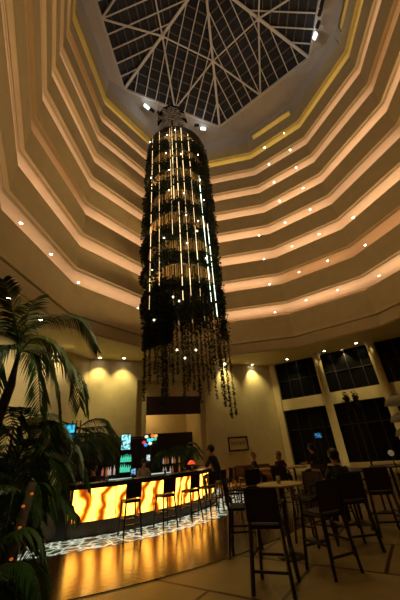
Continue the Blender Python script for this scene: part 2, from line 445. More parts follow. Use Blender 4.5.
ORD = ['first', 'second', 'third', 'fourth', 'fifth', 'sixth', 'seventh', 'eighth', 'ninth', 'tenth', 'eleventh', 'twelfth']
dl_proto = None
def downlight(p, label, group, scale=1):
    global dl_proto
    if dl_proto is None:
        r = empty('downlight'); r['category'] = 'ceiling light'
        MB().lathe((0, 0, -.03), [(.13, .03), (.14, .0), (.10, 0), (.10, .03)], 20).build('trim_ring', white_st, r)
        MB().lathe((0, 0, -.02), [(.095, 0), (.095, .012)], 20).build('lens', downm, r)
        dl_proto = r; o = r
    else: o = copy_tree(dl_proto)
    o.location = p; o.scale = (scale,)*3; o['label'] = label; o['group'] = group
    return o
LV = ['lowest', 'second', 'third', 'fourth', 'fifth', 'sixth', 'seventh', 'topmost']
right = {7: [(264.5, 147.5), (284, 133)], 6: [(269, 164), (290, 150)], 5: [(274, 182), (296, 167.5)], 4: [(279.5, 201), (303, 188)],
         3: [(259, 235.5), (285, 222.5), (310, 209.5)], 2: [(264, 259), (292, 246), (319, 234), (353, 217.5)],
         1: [(269.5, 284), (299, 272), (327.5, 260.5), (365, 245)], 0: [(275, 312), (306, 300), (337.5, 290), (379, 275.5)]}
for k, ps in right.items():
    for i, p in enumerate(ps):
        downlight(at_z(p[0], p[1], D0+3*k-.0), 'round downlight in the %s gallery ceiling, %s to the right of the tower' % (LV[k], ORD[i]), 'downlights in the gallery ceilings', .8)
for i, p in enumerate([(21, 223), (51, 254), (78.5, 282.5), (138, 308)]):
    downlight(at_z(p[0], p[1], D0), 'round downlight in the lowest gallery ceiling on the left, %s from the frame edge' % ORD[i], 'downlights in the gallery ceilings', .8)
# lobby ceiling downlights with their pools on the wall
lob = [((8.7, 298), 'above the tall palm'), ((41, 319.7), 'above the arching palm frond'), ((100, 357.5), 'left of the pair beside the palm'), ((124, 358), 'just left of the vines'),
       ((224, 363.5), 'just right of the vines'), ((252, 364.5), 'midway between vines and windows'), ((287, 359), 'over the first tall window'),
       ((324, 351), 'beside the top of the first column'), ((342, 350), 'between the two columns'), ((356, 343), 'left of the second column top')]
for p, w in lob:
    q = at_z(p[0], p[1], zs); downlight(q-Vector((0, 0, 0)), 'round downlight in the lobby ceiling %s' % w, 'downlights in the lobby ceiling', 1.0)
def washer(px, py, power=120, back=.45, spot=1.5, col=(1, .78, .28)):
    q = at_z(px, py, zs-.1); light('SPOT', q, power, col, 'downlight_and_fill', spot=spot, blend=.9, radius=.05, target=q+Vector((q.x*.03, q.y*.03, -2.2)))
for p, w in lob:
    washer(p[0], p[1], 420 if p[0] < 260 else 240)

# ------------------------------------------------------------------ tower of hanging plants
TC = Vector((-1.12, 15.96)); TR = 2.45
tower = empty('hanging_garden', (TC.x, TC.y, CZ+2))
tag(tower, 'tall round tower of planted rings, golden strands, light strings and trailing vines', 'hanging garden')
def T(v): return Vector(v)-Vector((TC.x, TC.y, CZ+2))
def leaves(mb, n, fpos, size, rnd):
    for _ in range(n):
        p = Vector(fpos()); s_ = size*rnd.uniform(.6, 1.4)
        d = Vector((rnd.gauss(0, 1), rnd.gauss(0, 1), rnd.gauss(-.5, .9))).normalized()
        u = d.cross(Vector((rnd.gauss(0, 1), rnd.gauss(0, 1), rnd.gauss(0, 1)))).normalized()
        mb.add([p, p+d*s_*.5+u*s_*.28, p+d*s_, p+d*s_*.5-u*s_*.28], [(0, 1, 2, 3)])
bands = [21.7, 19.3, 17.0, 14.8, 12.6, 10.5, 8.5]
rnd = random.Random(3)
for bi, d in enumerate(bands):
    z = CZ+d; h = .50
    pl = MB(); pl.lathe(T((TC.x, TC.y, z-.15)), [(TR-.35, 0), (TR-.05, 0), (TR, .3), (TR-.08, .3), (TR-.1, .06), (TR-.35, .06)], 40)
    pl.build('planter_ring', blackm, tower)
    fo = MB()
    def fpos():
        a = rnd.uniform(0, 2*PI)
        hh = h*(1+.45*math.sin(3*a+bi*1.7)+.3*math.sin(7*a+bi))
        zz = z+.1-abs(rnd.gauss(0, 1))*hh*.8+rnd.uniform(0, .45)
        r = TR+rnd.uniform(-.25, .22)+.1*math.sin(5*a+bi)
        return T((TC.x+r*math.cos(a), TC.y+r*math.sin(a), zz))
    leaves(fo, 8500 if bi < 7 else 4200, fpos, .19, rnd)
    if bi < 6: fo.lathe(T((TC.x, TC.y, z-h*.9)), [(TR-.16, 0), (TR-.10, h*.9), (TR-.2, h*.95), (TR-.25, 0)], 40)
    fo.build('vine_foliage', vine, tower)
# golden strands
mb = MB()
for i in range(170):
    a = 2*PI*i/170+rnd.uniform(-.01, .01); r = TR-.22
    z1 = CZ+23.3; z0 = CZ+8.3-rnd.uniform(0, 1.0)
    mb.bar(T((TC.x+r*math.cos(a), TC.y+r*math.sin(a), z0)), T((TC.x+r*math.cos(a), TC.y+r*math.sin(a), z1)), rnd.choice((.016, .03, .045)))
tag(mb.build('strand_curtain', gold, tower), kind='stuff')
# top frame: disc, rim and suspension rods
MB().lathe(T((TC.x, TC.y, CZ+23.2)), [(TR+.1, 0), (TR+.12, .5), (TR, .55), (.3, .6)], 40).build('top_canopy', blackm, tower)
for a in range(4):
    x, y = TC.x+1.6*math.cos(a*PI/2+.4), TC.y+1.6*math.sin(a*PI/2+.4)
    MB().bar(T((x, y, CZ+23.6)), T((x, y, CZ+35.6 if True else 0)), .03).build('suspension_cable', steel, tower)
MB().tube([T((TC.x, TC.y, CZ+8)), T((TC.x, TC.y, CZ+23.4))], .22, 12).build('mast', blackm, tower)
for d in bands:
    mb = MB()
    for j in range(6):
        a = j*PI/3+.2; mb.bar(T((TC.x, TC.y, CZ+d-.1)), T((TC.x+(TR-.2)*math.cos(a), TC.y+(TR-.2)*math.sin(a), CZ+d-.1)), .05)
    mb.build('spoke_set', blackm, tower)
# light strings at fixed bearings on the skin of the cylinder
def cyl_angle(az, r):
    t = math.radians(az); dx, dy = math.sin(t), math.cos(t)
    b = dx*TC.x+dy*TC.y; disc = b*b-(TC.length_squared-r*r)
    u = b-math.sqrt(max(disc, 0)); return math.atan2(dy*u-TC.y, dx*u-TC.x)
strings = [(-11.6, 23.2, 7.2, 0, .022), (-9.4, 23.2, 8.5, 0, .014), (-5.9, 23.2, 12.0, 0, .014), (-5.2, 23.3, 15.0, 0, .026), (-3.9, 23.3, 7.3, 0, .028), (-2.0, 23.3, 7.6, 0, .024),
           (.2, 22.6, 7.6, 0, .026), (2.6, 18.0, 7.4, 1, .034), (3.6, 13.5, 6.6, 1, .03)]
for az, dt, db, cool, w in strings:
    a = cyl_angle(az, TR+.28); x, y = TC.x+(TR+.28)*math.cos(a), TC.y+(TR+.28)*math.sin(a)
    s_ = MB(); z = CZ+db
    while z < CZ+dt:
        L = rnd.uniform(.5, 1.5); zz = min(z+L, CZ+dt)
        ww = .75*w*rnd.choice((.25, .5, .8, 1)); s_.tube([T((x, y, z)), T((x, y, zz))], ww, 6); z = zz+rnd.uniform(0, .35)
    s_.build('light_string', ledw if cool else led, tower)
for i in range(6):                                  # strings on the far half, seen through the gaps
    a = PI/2+(i-2.5)*.45; x, y = TC.x+(TR-.3)*math.cos(a), TC.y+(TR-.3)*math.sin(a)
    MB().tube([T((x, y, CZ+8)), T((x, y, CZ+23))], .012, 6).build('light_string', ledd, tower)
for px, py in [(150, 142), (167, 135), (181, 154), (166, 153), (198, 155), (169, 170), (151, 178), (169, 190), (184, 193), (186, 215), (198, 221), (164, 238), (187, 243), (197, 231), (173, 297), (179, 301), (152, 270),
               (177, 350), (196, 350), (185, 358), (225, 364), (206, 258), (160, 262), (175, 130), (192, 141), (154, 320), (200, 180), (204, 200)]:
    az = math.degrees(math.atan2(ray(px, py).x, ray(px, py).y)); a = cyl_angle(az, TR+.3)
    q = Vector((TC.x+(TR+.3)*math.cos(a), TC.y+(TR+.3)*math.sin(a))); p = at_d(px, py, q.length)
    MB().ball(T(p), .042, 8, 6).build('bulb_and_glint', bulbm, tower)
# trailing vines below the last ring (az, bottom height above eye, thickness)
for az, db, th in [(-12.3, 2.5, .20), (-11.3, 3.2, .12), (-10.2, 3.6, .08), (-8.6, 1.75, .34), (-7.9, 2.4, .22), (-6.6, 2.9, .07), (-4.4, 2.2, .14), (-3.2, 3.0, .06), (-1.4, 2.1, .16), (-.5, 3.0, .08),
                   (1.2, 3.2, .07), (2.3, 4.0, .10), (-9.6, 3.1, .03), (-7.2, 3.6, .03), (-5.6, 3.4, .04), (-3.8, 2.6, .03), (-2.4, 2.6, .05), (.4, 2.4, .03), (1.8, 2.2, .03), (3.0, 2.4, .05), (3.4, 1.9, .20), (4.3, 1.4, .13), (5.2, 1.6, .05)]:
    a = cyl_angle(az, TR+.12); x, y = TC.x+(TR+.12)*math.cos(a), TC.y+(TR+.12)*math.sin(a)
    mb = MB(); zt = CZ+8.2
    mb.tube([T((x, y, CZ+db)), T((x, y, zt))], .008, 5)
    L = zt-CZ-db
    def vp():
        u = rnd.random(); sw = th*(.3+.7*u*u); return T((x+rnd.gauss(0, 1)*sw*.42, y+rnd.gauss(0, 1)*sw*.42, CZ+db+u*L))
    leaves(mb, int(L*(60+560*th)), vp, .10, rnd)
    mb.build('trailing_vine', vine, tower)
# left side thicker mass under last ring and a long beard down the right side
mb = MB()
def mp_():
    az = rnd.uniform(-12.6, -6.8); a = cyl_angle(az, TR+.15); u = rnd.random()**.7
    return T((TC.x+(TR+.1+rnd.uniform(-.2, .2))*math.cos(a), TC.y+(TR+.1)*math.sin(a), CZ+8.0-u*2.9))
leaves(mb, 6500, mp_, .16, rnd)
mb.build('vine_foliage', vine, tower)
mb = MB()
def mp_():
    az = rnd.uniform(3.9, 5.2); u = rnd.random(); a = cyl_angle(az, TR+.1)
    return T((TC.x+(TR+.14+rnd.uniform(-.2, .15))*math.cos(a), TC.y+(TR+.14)*math.sin(a), CZ+23-u*17.5))
leaves(mb, 6000, mp_, .15, rnd)
mb.build('vine_foliage', vine, tower)
# fill lights added in and around the tower, beyond its bulbs and strings
for d in (22.4, 18.0, 13.7, 9.4):
    light('POINT', (TC.x, TC.y-.5, CZ+d), 420, (1, .62, .25), 'tower_fill', radius=.4)
for d, az in ((21, -90), (16, -90), (11, -90), (21, 0), (16, 0), (11, 0), (21, 180), (14, 180)):
    a = math.radians(az); light('POINT', (TC.x+(TR+1.0)*math.cos(a), TC.y+(TR+1.0)*math.sin(a), CZ+d), 8 if az == 180 else 22, (1, .68, .36), 'tower_fill', radius=.6)

# ------------------------------------------------------------------ palms
def frond(pts, leaf, n=34, L=.55, w=.035, droop=.5, rib=.012, seed=0, spread=1.0):
    """one feather frond along a quadratic/cubic list of points; returns MB"""
    rd = random.Random(seed); pts = [Vector(p) for p in pts]
    def cr(t):
        m = len(pts)-1; x = t*m; i = min(int(x), m-1); f = x-i
        p0, p1, p2, p3 = pts[max(i-1, 0)], pts[i], pts[i+1], pts[min(i+2, m)]
        return .5*((2*p1)+(p2-p0)*f+(2*p0-5*p1+4*p2-p3)*f*f+(3*p1-p0-3*p2+p3)*f**3)
    mb = MB(); sp = [cr(i/14) for i in range(15)]
    mb.tube(sp, [rib*(1.4-i/14*1.2) for i in range(15)], 6)
    for i in range(n):
        t = .14+.86*i/(n-1); p = cr(t); tg = (cr(min(1, t+.02))-cr(max(0, t-.02))).normalized()
        side = tg.cross(Vector((0, 0, 1)))
        if side.length < .2: side = tg.cross(Vector((1, .3, 0)))
        side.normalize(); ln = L*(.45+.75*math.sin(PI*min(1, t*.85+.12)))*rd.uniform(.85, 1.1)
        for sg in (-1, 1):
            d = (side*sg*spread+tg*.75+Vector((0, 0, rd.uniform(-.1, .25)))).normalized()
            q1 = p+d*ln*.5+Vector((0, 0, -droop*ln*.15)); q2 = p+d*ln+Vector((0, 0, -droop*ln*.7))
            wv = (d.cross(side*sg+Vector((0, 0, .7)))); wv = wv.normalized()*w if wv.length > .01 else Vector((0, 0, w))
            mb.add([p-wv*.3, p+wv*.3, q1+wv*.5, q2, q1-wv*.5], [(0, 1, 2, 3, 4)])
    return mb
def rel(o, pts): return [Vector(p)-o for p in pts]
def px_frond(o, ctl, leafm, parent, **kw):
    return frond(rel(o, [at_d(x, y, D) for x, y, D in ctl]), None, **kw).build('frond', leafm, parent)
# tall palm
cr_ = at_d(19, 352, 5.0); base = Vector((cr_.x-.35, cr_.y+.2, 0))
palm = empty('tall_palm', base); tag(palm, 'tall feather palm at the left edge, its fronds arching towards the planted tower', 'palm')
MB().tube(rel(base, [base, base.lerp(cr_, .5)+Vector((-.05, 0, 0)), cr_-Vector((0, 0, .5)), cr_]), [.10, .08, .06, .035], 12).build('trunk', bark, palm, True)
tall = [([(20, 350, 5), (16, 325, 4.9), (10, 300, 4.8), (3, 280, 4.6)], leafd, dict(L=.42, n=30, seed=1)),
        ([(20, 350, 5), (26, 330, 5), (52, 318, 5.0), (80, 320, 5.1), (97, 348, 5.2)], leafd, dict(L=.34, n=52, seed=2, droop=.8, w=.022)),
        ([(20, 352, 5), (35, 338, 4.9), (55, 345, 4.9), (72, 368, 4.9), (80, 405, 5)], leafy, dict(L=.36, n=42, seed=3, droop=1, w=.024)),
        ([(20, 352, 5), (32, 345, 5.3), (48, 358, 5.4), (58, 385, 5.4), (62, 425, 5.4)], leafy, dict(L=.34, n=38, seed=4, droop=1, w=.024)),
        ([(20, 350, 5), (14, 332, 5.2), (2, 320, 5.4), (-14, 322, 5.6)], leafd, dict(L=.4, n=28, seed=5)),
        ([(20, 350, 5), (25, 325, 5.3), (30, 308, 5.5), (42, 296, 5.7)], leafd, dict(L=.35, n=20, seed=6)),
        ([(20, 352, 5), (10, 345, 4.8), (-4, 352, 4.7), (-16, 378, 4.6)], leafd, dict(L=.42, n=30, seed=7, droop=1)),
        ([(20, 352, 5), (40, 350, 5.2), (66, 362, 5.3), (84, 385, 5.4), (88, 410, 5.4)], leafd, dict(L=.28, n=34, seed=8, droop=1, w=.022)),
        ([(20, 352, 5), (30, 352, 4.8), (38, 372, 4.7), (40, 410, 4.6)], leafd, dict(L=.32, n=34, seed=9, droop=1, w=.024))]
for ctl, m_, kw in tall: px_frond(base, ctl, m_, palm, **kw)
# lower leafy palms crowding the left corner
def bush(label, bx, by, D, crown, reach, n, seed, leafm=leafd, elev=(.1, 1.2)):
    rd = random.Random(seed); o = at_d(bx, by, D); o.z = 0
    p = empty('areca_palm', o); tag(p, label, 'palm', 'low palms in the left corner')
    for j in range(3): MB().tube([(.08*j-.08, .05*j, 0), (.10*j-.1, .06*j, crown*.5), (.14*j-.14, 0, crown)], [.035, .03, .018], 8).build('stem', bark, p, True)
    for j in range(n):
        a = 2*PI*j/n+rd.uniform(-.25, .25); e = rd.uniform(*elev); R = reach*rd.uniform(.75, 1.1)
        c0 = Vector((rd.uniform(-.1, .1), rd.uniform(-.1, .1), crown*rd.uniform(.55, 1)))
        h = Vector((math.cos(a), math.sin(a), 0))
        frond([c0, c0+h*R*.3+Vector((0, 0, R*.45*e)), c0+h*R*.7+Vector((0, 0, R*.45*e)), c0+h*R+Vector((0, 0, R*.05*e-R*.25))], None, n=30, L=.42*reach/1.2, seed=seed*31+j, droop=.9, w=.03).build('frond', leafm, p)
    return p
bush('bushy areca palm in the left corner, lowest and nearest the camera', -16, 560, 4.0, .85, .62, 17, 11)
bush('dark areca palm below the tall palm, its crown beside the blue screen', 0, 560, 5.0, 1.45, .55, 20, 12)
bush('areca palm left of the stone bar end, leaning over its stems', 10, 540, 6.8, 1.9, .6, 20, 13)
bush('areca palm behind the bar end, its fronds reaching towards the stair railing', 64, 520, 11.2, 3.0, 1.45, 18, 14, elev=(-.2, .9))
bush('areca palm at the far left edge under the tall palm', -6, 560, 5.8, 2.3, 1.0, 20, 15)
# trunk at lower left, orange glints put on as tiny glowing balls
wt = at_d(8, 560, 4.2); wt.z = 0
t = empty('glint_trunk', wt); tag(t, 'dark slanting trunk dotted with small orange glints in the lower left corner', 'tree trunk')
pa, pb = Vector((-.12, 0, 0)), at_d(26, 520, 4.3)-wt+Vector((0, 0, .35))
MB().tube([pa, pa.lerp(pb, .5)+Vector((.02, 0, 0)), pb], [.08, .06, .04], 12).build('trunk', bark, t, True)
orm = mat('orange_glint', (1, .4, .1), .5, emit=(1, .22, .03), es=.35, noise=.05)
for i, u in enumerate((.2, .33, .5, .58, .74, .86, .93)):
    q = pa.lerp(pb, u); q = q+(-(q+wt)+Vector((0, 0, 1.4))).normalized()*.07+Vector((.03*math.sin(i*2.3), 0, 0))
    MB().ball(q, .013, 8, 6, (1.6, 1, 1)).build('bulb_and_glint', orm, t)
# crown palm on top of the tower
tp = empty('crown_palm', (TC.x-.1, TC.y-1.85, CZ+23.8)); tag(tp, 'small palm standing on top of the hanging garden tower', 'palm')
MB().tube([(0, 0, 0), (0, 0, 1.9)], [.12, .08], 8).build('trunk', bark, tp)
for j in range(10):
    a = 2*PI*j/10; h = Vector((math.cos(a), math.sin(a), 0)); c0 = Vector((0, 0, 1.9)); R = 1.25
    frond([c0, c0+h*.4*R+Vector((0, 0, .5)), c0+h*.8*R+Vector((0, 0, .45)), c0+h*R+Vector((0, 0, .0))], None, n=15, L=.42, w=.07, seed=j).build('frond', mat('crown_leaf', (.008, .012, .004), .85, noise=.3, spec=.1), tp)

# ------------------------------------------------------------------ bar
bar = empty('bar_counter', (BC.x, BC.y, 0)); tag(bar, 'curved bar counter with glowing amber onyx front', 'bar counter')
og = Vector((BC.x, BC.y, 0))
seg = 9; a0, a1 = -72, 36
for i in range(seg):
    s0 = a0+(a1-a0)*i/seg; s1 = a0+(a1-a0)*(i+1)/seg
    ring_slab(5.50, 5.56, s0+.15, s1-.15, .33, 1.08, onyxm, 'onyx_panel', bar, 8, org=og)
ring_slab(5.35, 5.60, a0-1.0, a1, 0.02, .33, mat('bar_plinth', (.10, .07, .04), .35, noise=.3, nscale=5), 'plinth', bar, 64, org=og)
ring_slab(5.05, 5.80, a0-1.2, a1, 1.08, 1.20, wood, 'counter_top', bar, 64, org=og)
ring_slab(5.30, 5.44, a0-1.2, a1, .33, 1.08, wood, 'back_panel', bar, 64, org=og)
ring_slab(5.2, 5.72, a0-3.0, a0-.6, 0.02, 1.22, wood, 'end_post', bar, 4, org=og)
ring_slab(5.25, 5.5, a0-22, a0-3.0, 0.02, 1.12, mat('stone_return', (.20, .14, .07), .5, noise=.35, nscale=3), 'stone_return', bar, 12, org=og)
ring_slab(4.55, 5.05, a0+2, a1, .82, .90, steel, 'work_top', bar, 64, org=og)
# light of the panel and plinth spill
for s0 in (-66, -52, -38, -24, -10, 4):
    a = math.radians(s0); light('POINT', (BC.x+5.15*math.cos(a), BC.y+5.15*math.sin(a), 1.55), 3.0, (1, .55, .2), 'bar_light', radius=.1)

# stools -------------------------------------------------------------
def stool(name, label, seat_z=.76, w=.42, back_h=.36, gap=.04, cat='bar stool', m=None, legw=.036):
    """faces local +Y, back at -Y"""
    m = m or wood; r = empty(name); r['label'] = label; r['category'] = cat
    MB().box((0, 0, seat_z-.03), (w, w, .07), bev=.02).build('seat', leather, r)
    bk = MB(); bk.box((0, -w/2-.02, seat_z+gap+back_h/2), (w, .035, back_h), rx=math.radians(6), bev=.012); bk.build('backrest', leather, r)
    for sx in (-1, 1):
        for sy in (-1, 1):
            top = Vector((sx*(w/2-.03), sy*(w/2-.03), seat_z-.05)); bot = Vector((sx*(w/2+.02), sy*(w/2+.04), 0))
            lg = MB(); lg.bar(bot, top, legw)
            if sy < 0: lg.bar(top, top+Vector((0, -.03, gap+.15)), legw*.8)
            lg.build('leg', m, r)
    for nm, z, sd in (('footrest', .30, 0), ('stretcher', .38, 1), ('stretcher', .38, 2), ('stretcher', .24, 3)):
        t_ = z/(seat_z-.05); h = (w/2+.03)*(1-t_)+(w/2-.03)*t_
        c = {0: ((-h, h, z), (h, h, z)), 1: ((-h, -h, z), (-h, h, z)), 2: ((h, -h, z), (h, h, z)), 3: ((-h, -h, z), (h, -h, z))}[sd]
        MB().bar(c[0], c[1], .025, .03).build(nm, m, r)
    return r
proto = stool('bar_stool', '')
def place(o, x, y, head, label, group, first=[True]):
    o.location = (x, y, .02 if group == 'stools along the glowing bar' else 0); o.rotation_euler = (0, 0, head); o['label'] = label; o['group'] = group
angs = [-58.3, -49, -40.5, -33.0, -26.0, -19.5, -12]
lb = ['dark low-back bar stool nearest the left end of the glowing bar', 'dark bar stool, second from the left along the glowing bar', 'dark bar stool, third from the left along the glowing bar',
      'dark bar stool just left of the seated man', 'dark bar stool under the man in the dark shirt', 'dark bar stool just behind the man at the bar', 'dark bar stool farthest along the glowing bar']
for i, a in enumerate(angs):
    o = proto if i == 0 else copy_tree(proto); r = 6.38; t_ = math.radians(a)
    place(o, BC.x+r*math.cos(t_), BC.y+r*math.sin(t_), t_+PI/2, lb[i], 'stools along the glowing bar')

# people ---------------------------------------------------------------
skinm = mat('skin', (.42, .22, .12), .55, noise=.08)
def person(label, loc, head, shirt, trousers, hair_col, pose='sit', seat=.78, scale=1.0, hands=None, long_hair=False, lean=.08, bulk=1.0):
    """one continuous body; local +Y is the way the person faces"""
    r = empty('person', loc, head); r.scale = (scale,)*3; tag(r, label, 'person')
    if pose == 'sit': hip = Vector((0, -.02, seat+.10))
    else: hip = Vector((0, 0, .92))
    f = lean
    J = dict(p=(hip, .135), w=(hip+Vector((0, f*.3, .17)), .125), c=(hip+Vector((0, f*.8, .36)), .145), n0=(hip+Vector((0, f, .49)), .075), n1=(hip+Vector((0, f*1.2, .545)), .062),
             h0=(hip+Vector((0, f*1.3+.015, .605)), .078), h1=(hip+Vector((0, f*1.3+.01, .685)), .098), h2=(hip+Vector((0, f*1.3, .75)), .070))
    E_ = [('p', 'w'), ('w', 'c'), ('c', 'n0'), ('n0', 'n1'), ('n1', 'h0'), ('h0', 'h1'), ('h1', 'h2')]
    reg = {'p': 1, 'w': 0, 'c': 0, 'n0': 0, 'n1': 2, 'h0': 2, 'h1': 2, 'h2': 2}
    ends = []
    for s_, sx in (('l', -1), ('r', 1)):
        sh = hip+Vector((sx*.18, f*.9, .44)); J['s'+s_] = (sh, .065)
        tgt = (hands or {}).get(s_) or Vector((sx*.16, .42, hip.z+.22))
        el = (sh+tgt)/2+Vector((sx*.07, -.05, -.11))
        J['e'+s_] = (el, .045); J['a'+s_] = (tgt, .028); hd = (tgt-el).normalized(); J['m'+s_] = (tgt+hd*.07, .034)
        E_ += [('c', 's'+s_), ('s'+s_, 'e'+s_), ('e'+s_, 'a'+s_), ('a'+s_, 'm'+s_)]
        reg.update({'s'+s_: 0, 'e'+s_: 0, 'a'+s_: 2, 'm'+s_: 2}); ends.append((tgt+hd*.09, hd, sx))
        J['t'+s_] = (hip+Vector((sx*.09, .02, -.02)), .10)
        if pose == 'sit':
            kn = hip+Vector((sx*.13, .43, -.02)); ft = Vector((sx*.13, .36, .36 if seat > .6 else .08)); toe = ft+Vector((0, .15, -.03))
        else:
            kn = Vector((sx*.10, .03, .49)); ft = Vector((sx*.11, 0, .08)); toe = ft+Vector((0, .16, -.03))
        J['k'+s_] = (kn, .062); J['f'+s_] = (ft, .045); J['o'+s_] = (toe, .036)
        E_ += [('p', 't'+s_), ('t'+s_, 'k'+s_), ('k'+s_, 'f'+s_), ('f'+s_, 'o'+s_)]
        reg.update({'t'+s_: 1, 'k'+s_: 1, 'f'+s_: 1, 'o'+s_: 3})
    keys = list(J); me = bpy.data.meshes.new('tmp'); me.from_pydata([J[k][0] for k in keys], [(keys.index(a), keys.index(b)) for a, b in E_], [])
    tmp = bpy.data.objects.new('tmp', me); C.objects.link(tmp)
    sk = tmp.modifiers.new('s', 'SKIN'); me.skin_vertices if me.skin_vertices else None
    for i, k in enumerate(keys):
        v = me.skin_vertices[0].data[i]; rr = J[k][1]*(bulk if k in ('p', 'w', 'c', 'sl', 'sr', 'tl', 'tr', 'n1', 'el', 'er') else 1); v.radius = (rr*(1.15 if k in 'pwc' else 1), rr*(.8 if k in 'pwc' else 1)); v.use_root = (k == 'p')
    sb = tmp.modifiers.new('b', 'SUBSURF'); sb.levels = 1; sb.render_levels = 1
    dg = bpy.context.evaluated_depsgraph_get(); ev = tmp.evaluated_get(dg); em = ev.to_mesh()
    mb = MB(); vv = [v.co.copy() for v in em.vertices]
    segs = [(J[a][0], J[b][0], reg[b] if not (a == 'p' and b[0] == 't') else 1) for a, b in E_]
    def region(p):
        best = (9, 0)
        for a, b, rg in segs:
            ab = b-a; u = max(0, min(1, (p-a).dot(ab)/ab.length_squared)); d = (a+ab*u-p).length
            if d < best[0]: best = (d, rg)
        return best[1]
    for p in em.polygons:
        c = sum((vv[i] for i in p.vertices), Vector())/len(p.vertices)
    o0 = 0; mb.v = [tuple(v) for v in vv]
    for p in em.polygons:
        c = sum((vv[i] for i in p.vertices), Vector())/len(p.vertices); mb.f.append(tuple(p.vertices)); mb.mi.append(region(c))
    ev.to_mesh_clear(); bpy.data.objects.remove(tmp); bpy.data.meshes.remove(me)
    mb.cur = 2
    for tip, hd, sx in ends:                          # fingers and a thumb
        side = hd.cross(Vector((0, 0, 1))).normalized()
        for q, (o_, L) in enumerate(((-.028, .065), (-.010, .078), (.009, .074), (.027, .058))):
            b0 = tip+side*o_-hd*.02; b1 = b0+hd*L*.55; b2 = b1+(hd*.7+Vector((0, 0, -.7))).normalized()*L*.5
            mb.tube([b0, b1, b2], [.010, .009, .007], 6)
        b0 = tip-hd*.05-side*sx*.03; b1 = b0+(hd-side*sx*1.1).normalized()*.035; mb.tube([b0, b1, b1+hd*.03], [.012, .010, .008], 6)
    hc = J['h1'][0]
    mb.tube([hc+Vector((0, .085, .0)), hc+Vector((0, .118, -.022)), hc+Vector((0, .095, -.035))], [.012, .016, .010], 6)     # nose
    for sx in (-1, 1): mb.ball(hc+Vector((sx*.10, -.005, -.01)), .03, 8, 6, (.4, .8, 1.1))                                    # ears
    mb.cur = 3
    for sx in (-1, 1): mb.ball(hc+Vector((sx*.035, .092, .008)), .012, 8, 6)                                                 # eyes
    mb.build('body', [shirt, trousers, skinm, mat('dark_shoe', (.02, .015, .012), .5, noise=.1)], r, True)
    hm = MB(); hm.ball(hc+Vector((0, -.028, .030)), .116, 14, 10, (1.0, 1.05, 1.0))
    if long_hair: hm.ball(hc+Vector((0, -.07, -.08)), .10, 12, 8, (1.0, .7, 1.7))
    hm.build('hair', hair_col, r, True)
    return r
hairb = mat('black_hair', (.012, .009, .007), .5, noise=.3, nscale=30); hairbr = mat('brown_hair', (.20, .09, .035), .5, noise=.3, nscale=30)
navy = mat('dark_shirt', (.012, .014, .020), .8, noise=.2); jean = mat('dark_trousers', (.015, .017, .025), .8, noise=.2)
whites = mat('pale_shirt', (.35, .32, .26), .8, noise=.15); maroon = mat('maroon_top', (.08, .02, .015), .8, noise=.2); greens = mat('olive_top', (.05, .05, .03), .8, noise=.2)
ta = math.radians(-26.0); mx_, my_ = BC.x+6.40*math.cos(ta), BC.y+6.40*math.sin(ta)
person('man in a dark shirt seated on a stool, forearms resting on the glowing bar', (mx_, my_, .02), ta+PI/2, navy, jean, hairb, 'sit', .76, 1.17, bulk=1.36, hands={'l': Vector((-.14, .50, 1.10)), 'r': Vector((.16, .52, 1.10))}, lean=.16)
def bp_(px, py, D): p = at_d(px, py, D); p.z = 0; return p
person('bartender in black standing behind the left end of the bar', bp_(93, 500, 11.6), PI-.5, navy, jean, hairb, 'stand', scale=.93)
person('bartender in a pale shirt standing behind the middle of the bar', bp_(143, 480, 13.0), PI+.4, whites, jean, hairb, 'stand', scale=.98, hands={'l': Vector((-.2, .3, 1.1)), 'r': Vector((.2, .35, 1.15))})

# glassware & small things on the bar
redm = mat('red_glass', (.8, .05, .02), .15, emit=(1, .08, .03), es=.9, noise=.05)
ta = math.radians(-26); lp = Vector((BC.x+5.35*math.cos(ta), BC.y+5.35*math.sin(ta), 1.20))
rl = empty('table_lamp', lp); tag(rl, 'small red shaded lamp on the bar in front of the seated man', 'lamp')
MB().lathe((0, 0, 0), [(.08, 0), (.08, .015), (.015, .03), (.012, .22)], 16).build('stem', blackm, rl, True)
MB().lathe((0, 0, .20), [(.15, 0), (.13, .05), (.06, .12), (.03, .13)], 20).build('shade', redm, rl, True)
glassm = mat('clear_glass', (.85, .85, .8), .05, trans=.8, noise=.02)
def glass_at(p, label, group, m=glassm, first=[None], s=1):
    if first[0] is None:
        r = empty('drinking_glass'); r['category'] = 'glass'
        MB().lathe((0, 0, 0), [(.034, 0), (.042, .13), (.038, .13), (.031, .012)], 18).build('bowl', glassm, r, True)
        MB().lathe((0, 0, .012), [(.029, 0), (.033, .06)], 16).build('drink', mat('pale_drink', (.6, .55, .4), .2, noise=.1), r, True)
        first[0] = r; o = r
    else: o = copy_tree(first[0])
    o.location = p; o['label'] = label; o['group'] = group; o.scale = (s,)*3; return o
gl = [(-63, 'left end'), (-55, 'stretch before the first stool'), (-49, 'stretch left of the second stool'), (-43, 'stretch right of the second stool'), (-33, 'stretch by the third stool'), (-28, 'stretch left of the red lamp')]
for a, w in gl:
    t_ = math.radians(a); glass_at((BC.x+5.5*math.cos(t_), BC.y+5.5*math.sin(t_), 1.20), 'clear tumbler on the bar top, on the %s' % w, 'glasses on the bar')

